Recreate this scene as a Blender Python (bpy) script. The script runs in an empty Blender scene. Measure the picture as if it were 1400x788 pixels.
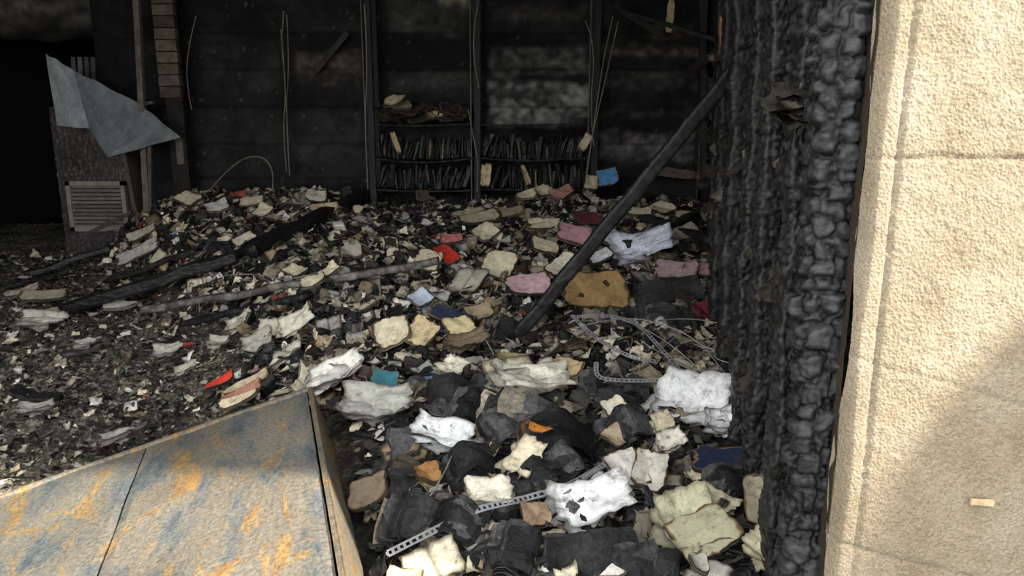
import bpy, math, random
import numpy as np
from mathutils import Vector, Matrix, noise
random.seed(7); rs=np.random.RandomState(11)
S=bpy.context.scene
S.view_settings.view_transform='Standard'
S.view_settings.exposure=0.38
# ------------------------------------------------------------------ camera
CAMH=1.6; PITCH=math.radians(12.0); cp,sp=math.cos(PITCH),math.sin(PITCH)
cam=bpy.data.cameras.new('camera'); co=bpy.data.objects.new('camera',cam)
S.collection.objects.link(co); S.camera=co
cam.sensor_width=36; cam.lens=36*1000/1400; cam.clip_start=0.02
co.location=(0,0,CAMH); co.rotation_euler=(math.pi/2-PITCH,0,0)
# placement helpers: image pixel + assumed depth -> world metres
def ray(px,py):
    u=(px-700)/1000; v=(394-py)/1000
    return u, cp+v*sp, -sp+v*cp
def at(px,py,D):
    u,a,b=ray(px,py); t=D/a
    return Vector((u*t,D,CAMH+b*t))
# ------------------------------------------------------------------ terrain
def sstep(a,b,x):
    t=min(1,max(0,(x-a)/(b-a))); return t*t*(3-2*t)
def hgt(x,y):
    R=np.interp(y,[.6,2,3,4,5,6,6.6,9],[.12,.25,.40,.58,.78,.98,1.06,1.06])
    L=np.interp(y,[.6,2,4,5,6,8],[.04,.08,.26,.38,.50,.5])
    a=np.interp(y,[1,2,4,5,6,7],[-.9,-1.0,-1.9,-2.7,-3.7,-3.7])
    w=sstep(a,a+.9,x)
    h=L*(1-w)+R*w
    h+=0.07*noise.noise(Vector((x*1.3,y*1.3,3)))*(.3+.7*w)
    h+=0.045*noise.noise(Vector((x*3.7,y*3.7,8)))*(.2+.8*w)
    return float(h)
def tn(x,y):
    e=.06
    return Vector((-(hgt(x+e,y)-hgt(x-e,y))/(2*e),-(hgt(x,y+e)-hgt(x,y-e))/(2*e),1)).normalized()
def ground(px,py,lift=0):
    u,a,b=ray(px,py); t=.8
    while t<9 and a*t<6.45:
        if CAMH+b*t<=hgt(u*t,a*t)+lift: break
        t+=.02
    return Vector((u*t,a*t,hgt(u*t,a*t)+lift))
WALLR=[(1.5,.83),(2.7,1.02),(3.8,1.22),(6.7,1.80)]
def wallx(y): return float(np.interp(y,[p[0] for p in WALLR],[p[1] for p in WALLR]))
# ------------------------------------------------------------------ materials
def newmat(name):
    m=bpy.data.materials.new(name); m.use_nodes=True
    nt=m.node_tree; b=nt.nodes['Principled BSDF']; return m,nt,b
def noise_n(nt,scale,detail=6,rough=.6,coord=None):
    n=nt.nodes.new('ShaderNodeTexNoise'); n.inputs['Scale'].default_value=scale
    n.inputs['Detail'].default_value=detail; n.inputs['Roughness'].default_value=rough
    if coord: nt.links.new(coord,n.inputs['Vector'])
    return n
def ramp(nt,src,stops):
    r=nt.nodes.new('ShaderNodeValToRGB'); nt.links.new(src,r.inputs[0])
    el=r.color_ramp.elements
    while len(el)<len(stops): el.new(.5)
    for e,(p,c) in zip(el,stops):
        e.position=p; e.color=(c,c,c,1) if not hasattr(c,'__len__') else (*c,1)
    return r
def mixc(nt,f,a,b,mode='MIX'):
    m=nt.nodes.new('ShaderNodeMix'); m.data_type='RGBA'; m.blend_type=mode
    for i,s in ((0,f),(6,a),(7,b)):
        if isinstance(s,(int,float)): m.inputs[i].default_value=s
        elif isinstance(s,tuple): m.inputs[i].default_value=(*s,1)
        else: nt.links.new(s,m.inputs[i])
    return m.outputs[2]
def bump(nt,b,src,strength=.4,dist=.01,prev=None):
    n=nt.nodes.new('ShaderNodeBump'); n.inputs['Strength'].default_value=strength
    n.inputs['Distance'].default_value=dist; nt.links.new(src,n.inputs['Height'])
    if prev: nt.links.new(prev,n.inputs['Normal'])
    nt.links.new(n.outputs[0],b.inputs['Normal']); return n.outputs[0]
def vcmat(name,rough=.8,spec=.3,sc=30,lo=.6,hi=1.2,bs=.3,bd=.004,bscale=120,soot=0):
    m,nt,b=newmat(name)
    g=nt.nodes.new('ShaderNodeNewGeometry')
    a=nt.nodes.new('ShaderNodeAttribute'); a.attribute_name='Col'
    n=noise_n(nt,sc,6,.65,g.outputs['Position'])
    r=ramp(nt,n.outputs[0],[(.3,lo),(.7,hi)])
    c=mixc(nt,1.0,a.outputs['Color'],r.outputs[0],'MULTIPLY')
    if soot:
        n3=noise_n(nt,20,9,.82,g.outputs['Position'])
        r3=ramp(nt,n3.outputs[0],[(.50,0),(.57,soot*.35),(.66,soot)])
        c=mixc(nt,r3.outputs[0],c,(.06,.045,.03))
    nt.links.new(c,b.inputs['Base Color'])
    b.inputs['Roughness'].default_value=rough; b.inputs['Specular IOR Level'].default_value=spec
    n2=noise_n(nt,bscale,4,.6,g.outputs['Position']); bump(nt,b,n2.outputs[0],bs,bd)
    return m
M_paper=vcmat('burnt_paper',.85,.12,25,.7,1.12,.3,.002,90,.85)
M_char=vcmat('charred_wood',.45,.28,40,.4,1.5,.5,.004,160)
M_charbook=vcmat('charred_books_mat',.6,.22,45,.3,1.7,.9,.006,110)
M_metal=vcmat('scorched_metal',.5,.4,15,.6,1.15,.1,.002,60)
M_wall=vcmat('sooty_plaster',.8,.2,9,.4,1.5,.5,.01,35)
M_shelf=vcmat('sooty_timber',.6,.25,20,.5,1.5,.5,.005,80)
# rubble
m,nt,b=newmat('ash_rubble'); M_ash=m
g=nt.nodes.new('ShaderNodeNewGeometry'); P=g.outputs['Position']
at_=nt.nodes.new('ShaderNodeAttribute'); at_.attribute_name='Col'
n1=noise_n(nt,36,9,.86,P); r1=ramp(nt,n1.outputs[0],[(.43,(.010,.010,.009)),(.52,(.07,.064,.05)),(.61,(.34,.31,.24))])
n2=noise_n(nt,2.2,6,.65,P); r2=ramp(nt,n2.outputs[0],[(.38,.3),(.62,1.6)])
c=mixc(nt,1.0,r1.outputs[0],r2.outputs[0],'MULTIPLY'); c=mixc(nt,1.0,c,at_.outputs['Color'],'MULTIPLY')
nt.links.new(c,b.inputs['Base Color']); b.inputs['Roughness'].default_value=.8
n3=noise_n(nt,70,8,.8,P); bump(nt,b,n3.outputs[0],1.0,.025)
# sandstone
m,nt,b=newmat('sandstone'); M_stone=m
g=nt.nodes.new('ShaderNodeNewGeometry'); P=g.outputs['Position']
at_=nt.nodes.new('ShaderNodeAttribute'); at_.attribute_name='Col'
n1=noise_n(nt,6,8,.65,P); r1=ramp(nt,n1.outputs[0],[(.3,(.19,.152,.102)),(.55,(.25,.208,.148)),(.75,(.29,.252,.195))])
n2=noise_n(nt,170,4,.7,P); r2=ramp(nt,n2.outputs[0],[(.3,.62),(.55,1.06)])
c=mixc(nt,1.0,r1.outputs[0],r2.outputs[0],'MULTIPLY'); c=mixc(nt,1.0,c,at_.outputs['Color'],'MULTIPLY')
nt.links.new(c,b.inputs['Base Color']); b.inputs['Roughness'].default_value=.9; b.inputs['Specular IOR Level'].default_value=.1
v=nt.nodes.new('ShaderNodeTexVoronoi'); v.inputs['Scale'].default_value=150; nt.links.new(P,v.inputs['Vector'])
pv=bump(nt,b,v.outputs['Distance'],.6,.004)
bump(nt,b,n2.outputs[0],.6,.005,pv)
# slate tile
m,nt,b=newmat('slate_tile'); M_slate=m
tc=nt.nodes.new('ShaderNodeTexCoord'); mp=nt.nodes.new('ShaderNodeMapping'); nt.links.new(tc.outputs['Object'],mp.inputs[0])
mp.inputs['Rotation'].default_value=(0,0,.75); mp.inputs['Scale'].default_value=(2.6,1.1,1); V=mp.outputs[0]
at_=nt.nodes.new('ShaderNodeAttribute'); at_.attribute_name='Col'
n1=noise_n(nt,2.6,10,.68,V); r1=ramp(nt,n1.outputs[0],[(.36,(.068,.078,.086)),(.43,(.11,.117,.115)),(.51,(.165,.143,.11)),(.60,(.15,.137,.113)),(.70,(.088,.10,.107))])
n2=noise_n(nt,2.7,10,.70,V); n2.inputs['Distortion'].default_value=.8
r2=ramp(nt,n2.outputs[0],[(.54,0),(.60,.85)])
n4=noise_n(nt,9,6,.7,V); r4=ramp(nt,n4.outputs[0],[(.35,(.17,.095,.04)),(.65,(.35,.215,.065))])
c=mixc(nt,r2.outputs[0],r1.outputs[0],r4.outputs[0])
n5=noise_n(nt,70,6,.8,tc.outputs['Object']); r5=ramp(nt,n5.outputs[0],[(.35,.5),(.62,1.35)])
c=mixc(nt,1.0,c,r5.outputs[0],'MULTIPLY'); c=mixc(nt,1.0,c,at_.outputs['Color'],'MULTIPLY')
nt.links.new(c,b.inputs['Base Color']); b.inputs['Roughness'].default_value=.65; b.inputs['Specular IOR Level'].default_value=.25
pv=bump(nt,b,n2.outputs[0],.6,.02); bump(nt,b,n5.outputs[0],.5,.005,pv)
# pavement
m,nt,b=newmat('pavement_mat'); M_pave=m
n1=noise_n(nt,20); r1=ramp(nt,n1.outputs[0],[(.3,.12),(.7,.22)]); nt.links.new(r1.outputs[0],b.inputs['Base Color']); b.inputs['Roughness'].default_value=.9
# ------------------------------------------------------------------ mesh builder
class MB:
    def __init__(s): s.V=[];s.F=[];s.C=[];s.n=0
    def add(s,v,f,c):
        v=np.asarray(v,float); s.V.append(v); c=np.asarray(c,float)
        if c.ndim==1: c=np.tile(c,(len(v),1))
        s.C.append(c); o=s.n
        s.F.extend([tuple(i+o for i in q) for q in f]); s.n+=len(v)
    def build(s,name,mat,smooth=False,parent=None):
        me=bpy.data.meshes.new(name); V=np.vstack(s.V); C=np.vstack(s.C)
        me.from_pydata(V.tolist(),[],s.F); me.update()
        a=me.color_attributes.new('Col','FLOAT_COLOR','POINT')
        a.data.foreach_set('color',np.hstack([C,np.ones((len(C),1))]).ravel())
        me.materials.append(mat)
        if smooth: me.polygons.foreach_set('use_smooth',[True]*len(me.polygons))
        o=bpy.data.objects.new(name,me); S.collection.objects.link(o)
        if parent: o.parent=parent
        return o
def empty(name):
    e=bpy.data.objects.new(name,None); S.collection.objects.link(e); return e
def xf(v,R,loc):
    v=np.asarray(v,float); return v@np.array(R.to_3x3()).T+np.array(loc)
def orient(n,yaw,tx=0,ty=0):
    q=Vector((0,0,1)).rotation_difference(Vector(n)).to_matrix()
    return q@Matrix.Rotation(yaw,3,'Z')@Matrix.Rotation(tx,3,'X')@Matrix.Rotation(ty,3,'Y')
def gridf(n,m,wrap=False):
    f=[]
    for i in range(n-1):
        for j in range(m if wrap else m-1):
            k=(j+1)%m
            f.append((i*m+j,i*m+k,(i+1)*m+k,(i+1)*m+j))
    return f
def box(mb,x0,x1,y0,y1,z0,z1,col,R=None,loc=(0,0,0)):
    v=[(x,y,z) for x in(x0,x1) for y in(y0,y1) for z in(z0,z1)]
    f=[(0,1,3,2),(4,6,7,5),(0,4,5,1),(2,3,7,6),(0,2,6,4),(1,5,7,3)]
    if R is not None: v=xf(v,R,loc)
    mb.add(v,f,col)
def slab(mb,p0,p1,w,h,col,up=Vector((0,0,1)),jag=.0,seg=8):
    p0=Vector(p0);p1=Vector(p1); d=p1-p0; L=d.length; d.normalize()
    s=d.cross(up).normalized(); u=s.cross(d)
    vs=[]
    for i in range(seg+1):
        c=p0+d*(L*i/seg)
        tap=1-(jag if i in(0,seg) else 0)*random.uniform(.3,1)
        for a,b_ in((-1,-1),(1,-1),(1,1),(-1,1)):
            vs.append(c+s*(a*w/2*tap*random.uniform(1-jag*.4,1+jag*.2))+u*(b_*h/2*tap*random.uniform(1-jag*.4,1+jag*.2)))
    f=gridf(seg+1,4,True)+[(3,2,1,0),(seg*4,seg*4+1,seg*4+2,seg*4+3)]
    mb.add([tuple(v) for v in vs],f,col)
# charred "alligator" timber
def charbeam(mb,p0,p1,w,h,cw=.03,ch=.03,amp=.008,res=.006,col=(.03,.03,.03),side=None,wob=.006,seed=0,crack=.35,ex=5,sharp=3.0,metric='CHEBYCHEV',ragged=0,grain=1):
    p0=Vector(p0);p1=Vector(p1);d=p1-p0;L=d.length;d.normalize()
    if side is None: side=Vector((1,0,0)) if abs(d.x)<.8 else Vector((0,1,0))
    u=(side-d*side.dot(d)).normalized(); v=d.cross(u)
    per=2*(w+h)*.93; m=max(12,int(per/res)); n=max(4,int(L/res))
    th=np.linspace(0,2*math.pi,m,endpoint=False)
    V=[];C=[]; c0=np.array(col)
    for i in range(n+1):
        z=L*i/n; wx=wob*noise.noise(Vector((z*4,seed,1)))*2; wy=wob*noise.noise(Vector((z*4,seed,5)))*2
        rg=1+ragged*noise.noise(Vector((z*9,seed,77)))
        for t in th:
            ct,st=math.cos(t),math.sin(t)
            r=(abs(ct)**ex+abs(st)**ex)**(-1/ex)
            s=t/(2*math.pi)*per
            D,_=noise.voronoi(Vector((s/cw+.18*noise.noise(Vector((s*20,z*20,seed))),z/ch+.18*noise.noise(Vector((s*20,z*20,seed+4))),seed*3.1)),distance_metric=metric)
            e=min(1,(D[1]-D[0])*sharp); pil=e**.45
            hsh=noise.noise(Vector((_[0].x*3.3,_[0].y*3.3,seed)))
            dsp=amp*(pil-.7)+amp*.9*hsh*pil+amp*.30*grain*noise.noise(Vector((s*70,z*70,seed+9)))
            x=(w/2*r*rg+dsp)*ct; y=(h/2*r*rg+dsp)*st
            q=p0+d*z+u*(x+wx)+v*(y+wy)
            V.append((q.x,q.y,q.z)); k=crack+(1-crack)*min(1,e*1.3)
            k*=1+.6*hsh
            C.append(c0*k)
    f=gridf(n+1,m,True)+[tuple(range(m-1,-1,-1)),tuple(n*m+i for i in range(m))]
    mb.add(V,f,np.array(C))
CREAM=(.72,.63,.44)
def book(mb,loc,R,w,d,t,col,burn=.15,curl=0,seg=18,ex=9,rim=(.02,.016,.012),mid=(.22,.14,.07),layers=4,inner=.86,side=None,bite=.12):
    th=np.linspace(0,2*math.pi,seg,endpoint=False)+.12
    ct,st=np.cos(th),np.sin(th); r=(abs(ct)**ex+abs(st)**ex)**(-1/ex)
    ph=rs.rand(4)*6.28
    nz=1-burn*(.5+.25*np.sin(2*th+ph[0])+.2*np.sin(5*th+ph[1])+.15*np.sin(9*th+ph[2]))*rs.uniform(.6,1)-bite*rs.rand(seg)**4
    r=r*nz; X=w/2*r*ct; Y=d/2*r*st
    a1,a2=rs.uniform(-1,1,2); col=np.array(col); rim=np.array(rim); mid=np.array(mid)
    def cz(x,y): return curl*((x/(w/2))**2)*.6+curl*.8*a1*(x/w)*(y/d)*4+.25*max(curl,.006)*a2*np.sin(9*x/w+5*y/d+ph[3])
    V=[(0,0,t/2+cz(0,0))];C=[col]
    frs=[.45,inner,.5+.5*inner,1.0]; cs=[col,col*.93,mid,rim]
    for fr,c in zip(frs,cs):
        for k in range(seg):
            ff=fr if fr in(.45,1.0) else fr*(1+.06*math.sin(4*th[k]+ph[1])+.04*math.sin(11*th[k]+ph[0])); ff=min(ff,.985) if fr<1 else 1
            x,y=X[k]*ff,Y[k]*ff; V.append((x,y,t/2+cz(x,y)-(.08*t if fr==1 else 0))); C.append(c)
    sc=np.array(side) if side is not None else col*.45
    for j in range(1,layers+1):
        q=1+rs.uniform(-.07,.04); c=(rim*1.5 if j%2 else sc*rs.uniform(.3,1))
        ox,oy=rs.uniform(-.03,.03,2)*w*.5
        for k in range(seg):
            x,y=X[k]*q+ox,Y[k]*q+oy; V.append((x,y,t/2-t*j/layers+cz(x,y))); C.append(c)
    V.append((0,0,-t/2+cz(0,0))); C.append(rim)
    nr=4+layers
    F=[(0,1+k,1+(k+1)%seg) for k in range(seg)]
    for i in range(nr-1):
        for k in range(seg):
            kk=(k+1)%seg; F.append((1+i*seg+k,1+(i+1)*seg+k,1+(i+1)*seg+kk,1+i*seg+kk))
    e=len(V)-1; o=1+(nr-1)*seg
    F+=[(e,o+(k+1)%seg,o+k) for k in range(seg)]
    mb.add(xf(V,R,loc),F,np.array(C))
def sheet(mb,loc,R,w,d,col,curl=.3,crump=.15,burn=.2,n=9,rim=(.05,.038,.025),fold=0,fine=.5):
    V=[];C=[];ph=rs.rand(6)*6.28;col=np.array(col);rim=np.array(rim);sd=rs.rand()*50; ca,sa=math.cos(ph[2]),math.sin(ph[2])
    for i in range(n):
        for j in range(n):
            a=-1+2*i/(n-1); b_=-1+2*j/(n-1)
            m_=max(abs(a),abs(b_)); th=math.atan2(b_,a)
            k=1-burn*(.5+.3*math.sin(3*th+ph[0])+.2*math.sin(7*th+ph[1])+.25*math.sin(13*th+ph[4])) if m_>.6 else 1-.3*burn
            if m_>.6: k=1-(1-k)*((m_-.6)/.4)
            rr=1-.04*(min(abs(a),abs(b_))**4)
            x=a*w/2*k*rr; y=b_*d/2*k*rr
            z=curl*w*.5*(a*ca+b_*sa)**2+crump*w*noise.noise(Vector((a*1.3+sd,b_*1.3,sd)))+crump*fine*w*abs(noise.noise(Vector((a*2.6+sd,b_*2.6,sd))))
            z+=fold*w*abs(a*sa-b_*ca+.3*math.sin(ph[3]))
            V.append((x,y,z))
            e=0 if m_<.8 else (.95 if m_>.99 else .25)
            e*=.4+.6*abs(math.sin(2*th+ph[3]))
            C.append(col*(1-e)+rim*e)
    mb.add(xf(V,R,loc),gridf(n,n),np.array(C))
def openbook(mb,loc,R,w,d,col,layers=6,hump=.016,burn=.06,rim=(.03,.022,.015)):
    n,mm=17,7; col=np.array(col); rim=np.array(rim); ph=rs.rand(4)*6.28
    for L in range(layers):
        V=[];C=[]; sc=1-.015*L+rs.uniform(-.07,.05); hz=hump*(1-L/layers*.7)
        cc=col if L==0 else col*rs.uniform(.3,.95)
        sk=rs.uniform(-.12,.12); lf=rs.uniform(0,.5)
        for i in range(n):
            a=-1+2*i/(n-1)
            for j in range(mm):
                b_=-1+2*j/(mm-1)
                x=a*w*sc*(1-burn*.4*(1+math.sin(7*b_+ph[0]))*abs(a)); y=b_*d/2*sc*(1-burn*(1+math.sin(11*a+ph[1]))*.6)+sk*w*a
                z=hz*(1-math.exp(-8*abs(a)))*(1-.5*abs(a))+lf*hz*math.sin(ph[2]+2*a)*(abs(a)**2)-L*.004+.006*b_*a*math.sin(ph[3])
                V.append((x,y,z)); m_=max(abs(a),abs(b_)); e=.95 if m_>.99 else(.4 if abs(a)<.05 else (.15 if m_>.8 else 0))
                C.append(cc*(1-e)+rim*e)
        mb.add(xf(V,R,loc),gridf(n,mm),np.array(C))
def stack(mb,loc,R,w,d,t,col,k=8,fan=.05,tint=None,bend=.02,n=6,mm=5,tp=.25,gap=.5):
    # block of charred leaves, ragged and fanned
    ph0=rs.rand(3)*6.28
    for i in range(k):
        q=i/(k-1); c=np.array(col)*random.choice((.35,.6,1,1.5,2.6))
        if tint is not None and rs.rand()<tp: c=np.array(tint)*rs.uniform(.4,1)
        V=[];C=[]; ox=fan*(q-.5)*w*3+rs.uniform(-.03,.03)*w; oy=rs.uniform(-.06,.06)*d+fan*.5*(q-.5)*d; s1=rs.uniform(.82,1.03); ph=rs.rand()*6
        ro=rs.uniform(-.08,.08)
        for z_ in(0,1):
            for a in np.linspace(-1,1,n):
                for b_ in np.linspace(-1,1,mm):
                    x=a*w/2*s1*(1-.06*abs(b_)**3)+ox; y=b_*d/2*s1*(1-.09*math.sin(5*a+ph)*abs(b_))+oy
                    x,y=x-ro*y,y+ro*x
                    z=t*q-t/2+bend*(1+q)*math.cos(a*2.2+ph0[0]*.2)+.006*math.sin(4*b_+3*a+ph0[1])+.002*math.sin(6*b_+ph)-z_*t/k*gap
                    V.append((x,y,z));C.append(c)
        f=gridf(n,mm); o=n*mm; F=f+[tuple(x+o for x in reversed(q_)) for q_ in f]
        bd=[j for j in range(mm)]+[i_*mm+mm-1 for i_ in range(1,n)]+[(n-1)*mm+j for j in range(mm-2,-1,-1)]+[i_*mm for i_ in range(n-2,0,-1)]
        for u_,v_ in zip(bd,bd[1:]+bd[:1]): F.append((u_,v_,v_+o,u_+o))
        mb.add(xf(V,R,loc),F,np.array(C))
# ------------------------------------------------------------------ floor of ash
def aL(y): return float(np.interp(y,[1,2,4,5,6,7],[-.9,-1.0,-1.9,-2.7,-3.7,-3.7]))
mb=MB(); xs=np.arange(-6.5,2.3,.027); ys=np.arange(.9,8.9,.027); V=[];C=[]
for y in ys:
    a=aL(y)
    for x in xs:
        q=Vector((x*14,y*14,0)); z=hgt(x,y)+.022*noise.noise(q)+.012*noise.noise(q*3)
        w=sstep(a-.1,a+.8,x)
        k=(2.6*(1-w)+.6*w)
        if z>.2 and (x>wallx(y)+.0 and y>1.55): z=min(z,.2)
        V.append((x,y,z)); C.append((k,k*.96,k*.84))
mb.add(V,gridf(len(ys),len(xs)),np.array(C)); mb.build('floor_ash_rubble',M_ash,True)
mb=MB(); box(mb,-30,30,-30,1.45,-.1,0.0,(1,1,1)); mb.build('pavement',M_pave)
mb=MB(); box(mb,-7,2.6,1.45,11,-.12,-.02,(.02,.02,.02)); mb.build('floor',M_wall)
# ------------------------------------------------------------------ stone facade right
mb=MB()
X0=.722
xs=[X0]+list(np.arange(X0+.004,1.32,.0055))+list(np.arange(1.33,4.2,.15)); zs=list(np.arange(-.1,.5,.1))+list(np.arange(.5,2.1,.0055))+list(np.arange(2.1,3.3,.1))
V=[];C=[]
for z in zs:
    for x in xs:
        y=1.48; k=1.
        dx=x-X0
        ex=.012*noise.noise(Vector((z*3,1,1)))
        y+= .04*max(0,1-(dx+ex)/.018)**2
        y+=.005*math.exp(-((dx-.05+ex*.4)/.005)**2)
        if dx<.05: y+=.003
        rel=.0018*noise.noise(Vector((x*60,z*60,2)))+.003*noise.noise(Vector((x*14,z*14,4)))+.0028*noise.noise(Vector((x*140,z*140,6)))
        y+=rel*(.6 if dx<.05 else 1)
        for zj,sl,dp in((1.555,-.03,.007),(1.135,-.28,.004),(.70,-.25,.006)):
            zz=zj+sl*dx+.008*noise.noise(Vector((x*9,zj,0)))
            g_=math.exp(-((z-zz)/.004)**2); y+=dp*g_*(.5+.5*noise.noise(Vector((x*20,zj,3)))+.3); k-=.2*g_*(dp/.007)
        V.append((x,y,z)); C.append((k,k*.98,k*.95))
nx=len(xs)
mb.add(V,gridf(len(zs),nx),np.array(C))
V=[];C=[]
for z in zs:
    for y in (1.52,1.6,1.7,1.8): V.append((X0+.0+(y-1.52)*.05+.004*noise.noise(Vector((y*20,z*20,0))),y,z)); C.append((.15,.14,.13))
mb.add(V,gridf(len(zs),4),np.array(C))
mb.build('wall_facade_right',M_stone,True)
mb=MB(); box(mb,.86,4.2,1.56,1.8,-.1,3.3,(.5,.48,.45)); box(mb,-7,4.2,1.5,1.8,2.9,4.0,(.9,.88,.85)); box(mb,-7,-3.8,1.5,1.8,-.1,2.9,(.9,.88,.85))
mb.build('wall_facade_lintel',M_stone)
mb=MB(); slab(mb,at(1327,686,1.47),at(1358,688,1.465),.008,.012,(.45,.3,.17)); mb.build('wooden_peg',M_shelf)
# ------------------------------------------------------------------ charred jamb posts
mb=MB()
charbeam(mb,(.715,1.60,.1),(.672,1.60,2.5),.105,.10,.072,.046,.021,.0048,(.023,.023,.0235),seed=3,wob=.010,crack=.02,ex=3.6,sharp=3.4,ragged=.12,grain=.9)
mb.build('charred_door_post',M_char,True)
posts=[(1088,1.95,.055,.10,.030,2.7),(1052,2.35,.075,.09,.028,2.9),(1025,2.75,.08,.08,.028,2.9),(1003,3.3,.09,.08,.03,2.9),(984,3.9,.08,.08,.032,2.9),(972,4.9,.07,.08,.04,2.9)]
mb=MB()
for i,(px,D,w,h,c_,top) in enumerate(posts):
    p=at(px,394,D); charbeam(mb,(p.x,D,.2),(p.x+random.uniform(-.03,.01)-.02,D,top),w,h,c_,c_*.8,.009,.007 if D<3 else .010,(.028,.0275,.027),seed=10+i,wob=.010,crack=.04,sharp=4,ragged=.45,ex=8)
for a,b_,w,h in [((1.0,1.95,1.02),(1.06,3.3,1.0),.07,.05),((.86,1.9,1.75),(1.15,3.9,1.72),.07,.06),((.9,2.0,1.32),(1.08,3.0,1.22),.06,.05),((.76,1.95,1.22),(1.0,2.75,.90),.05,.04),((.78,1.9,1.58),(.98,2.5,1.32),.06,.04),((.80,2.0,1.45),(.9,2.3,1.0),.04,.05)]:
    charbeam(mb,a,b_,w,h,.03,.03,.008,.009,(.03,.029,.028),seed=int(a[2]*50),wob=.015,crack=.1,ex=8)
mb.build('charred_wall_studs',M_char,True)
mb=MB(); V=[];C=[]
yy=np.arange(1.62,6.75,.022); zz=np.arange(0,3.05,.022)
for z in zz:
    for y in yy:
        D,_=noise.voronoi(Vector((y*22,z*24,4)),distance_metric='CHEBYCHEV'); e=min(1,(D[1]-D[0])*2)
        V.append((wallx(y)+.04*noise.noise(Vector((y*3,z*2,1)))-.02*math.sqrt(e),y,z)); k=.3+.9*e; C.append((.017*k,.0165*k,.016*k))
mb.add(V,gridf(len(zz),len(yy)),np.array(C)); mb.build('wall_right',M_char,True)
# ------------------------------------------------------------------ back walls, ceiling
BY=6.6
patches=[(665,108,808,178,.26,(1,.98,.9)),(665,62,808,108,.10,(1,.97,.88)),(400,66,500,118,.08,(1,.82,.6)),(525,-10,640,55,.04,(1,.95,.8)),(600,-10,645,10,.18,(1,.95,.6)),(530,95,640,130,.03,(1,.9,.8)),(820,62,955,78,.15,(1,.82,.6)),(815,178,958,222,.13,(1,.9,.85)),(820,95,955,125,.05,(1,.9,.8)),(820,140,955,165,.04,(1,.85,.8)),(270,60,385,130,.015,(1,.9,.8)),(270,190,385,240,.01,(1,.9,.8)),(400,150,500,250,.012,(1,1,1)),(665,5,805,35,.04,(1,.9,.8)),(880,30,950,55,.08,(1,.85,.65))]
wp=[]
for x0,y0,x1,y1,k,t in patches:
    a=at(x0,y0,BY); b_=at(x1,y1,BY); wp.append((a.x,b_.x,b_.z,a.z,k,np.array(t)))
mb=MB(); V=[];C=[]
xs=np.arange(-3.45,1.95,.02); zs=np.arange(0,3.05,.02)
for z in zs:
    for x in xs:
        pl=int((z+.05+.01*noise.noise(Vector((x*2,0,0))))/.31); hv=noise.noise(Vector((pl*3.7,int(x*.9+pl*.37)*2.3,5)))
        c=np.array((.0125,.0122,.0118))*(1+1.3*hv)*(1+.8*noise.noise(Vector((x*3,z*3,21))))
        if noise.noise(Vector((x*31,z*37,11)))>.62: c=c+.05
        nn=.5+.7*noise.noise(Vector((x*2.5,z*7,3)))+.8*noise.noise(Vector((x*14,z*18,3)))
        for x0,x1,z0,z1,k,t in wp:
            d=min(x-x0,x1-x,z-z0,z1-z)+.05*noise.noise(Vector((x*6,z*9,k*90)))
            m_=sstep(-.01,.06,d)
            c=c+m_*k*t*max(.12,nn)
        y=BY+.008*noise.noise(Vector((x*5,z*5,1)))
        q=(z+.05)%.31
        if q<.02: y+=.008; c=c*.6
        V.append((x,y,z)); C.append(c)
mb.add(V,gridf(len(zs),len(xs)),np.array(C)); mb.build('wall_back',M_wall)
mb=MB()
box(mb,-3.6,-3.35,6.6,9.5,0,3.05,(.012,.012,.012)); mb.build('wall_partition',M_wall)
mb=MB(); box(mb,-6.6,-3.3,9.2,9.4,0,3.05,(.006,.006,.006)); mb.build('wall_back_recess',M_wall)
mb=MB(); box(mb,-6.7,-6.5,1.5,9.4,0,3.05,(.01,.01,.01)); mb.build('wall_left',M_wall)
mb=MB(); box(mb,-7,4.2,1.5,9.6,3.0,3.2,(.012,.012,.012)); mb.build('ceiling',M_wall)
mb=MB(); V=[];C=[]
for i in range(60):
    for j in range(20):
        x=-5.2+i*.034; z=2.42+j*.032+.04*noise.noise(Vector((i*.15,0,0)))+.08*max(0,(i-30)/30)+.05*max(0,(24-i)/24); k=.11*max(0,1+1.6*noise.noise(Vector((i*.12,j*.25,3))))*max(.1,1-1.0*abs(j-9)/9)
        V.append((x,7.0+.03*noise.noise(Vector((i*.25,j*.25,0))),z)); C.append((k,k*.93,k*.84))
mb.add(V,gridf(60,20),np.array(C)); mb.build('trim_lintel',M_wall,True)
# ------------------------------------------------------------------ shelf unit
root=empty('burnt_bookshelf'); SY=6.2
mb=MB(); 
ux=[at(p,200,SY).x for p in(508,652,812,965)]
for i,x in enumerate(ux):
    for yo in(-.0,.3):
        slab(mb,(x,SY+yo,.5),(x+.01,SY+yo,3.0),.05 if yo==0 else .04,.035,(.015,.0147,.0143),Vector((0,1,0)),.3,50)
    slab(mb,(x-.05,SY+.02,.6),(x-.045,SY+.02,3.0),.008,.012,(.11,.10,.09),Vector((0,1,0)),.1,10)
sz=[at(600,y,SY).z for y in(259,216,170)]
sag=[.02,.035,.015]
for i in range(2):
    for z,sg in zip(sz,sag):
        prev=Vector((ux[i],SY+.15,z))
        for q in(.25,.5,.75,1):
            nxt=Vector((ux[i]+(ux[i+1]-ux[i])*q,SY+.15,z-sg*math.sin(q*math.pi)*(1 if i==0 else .6)+random.uniform(-.006,.006)))
            slab(mb,prev,nxt,.3,.014,(.022,.021,.02),Vector((0,0,1)),.2,6); prev=nxt
mb.build('shelf_frame',M_shelf,False,root)
mb=MB()
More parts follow.
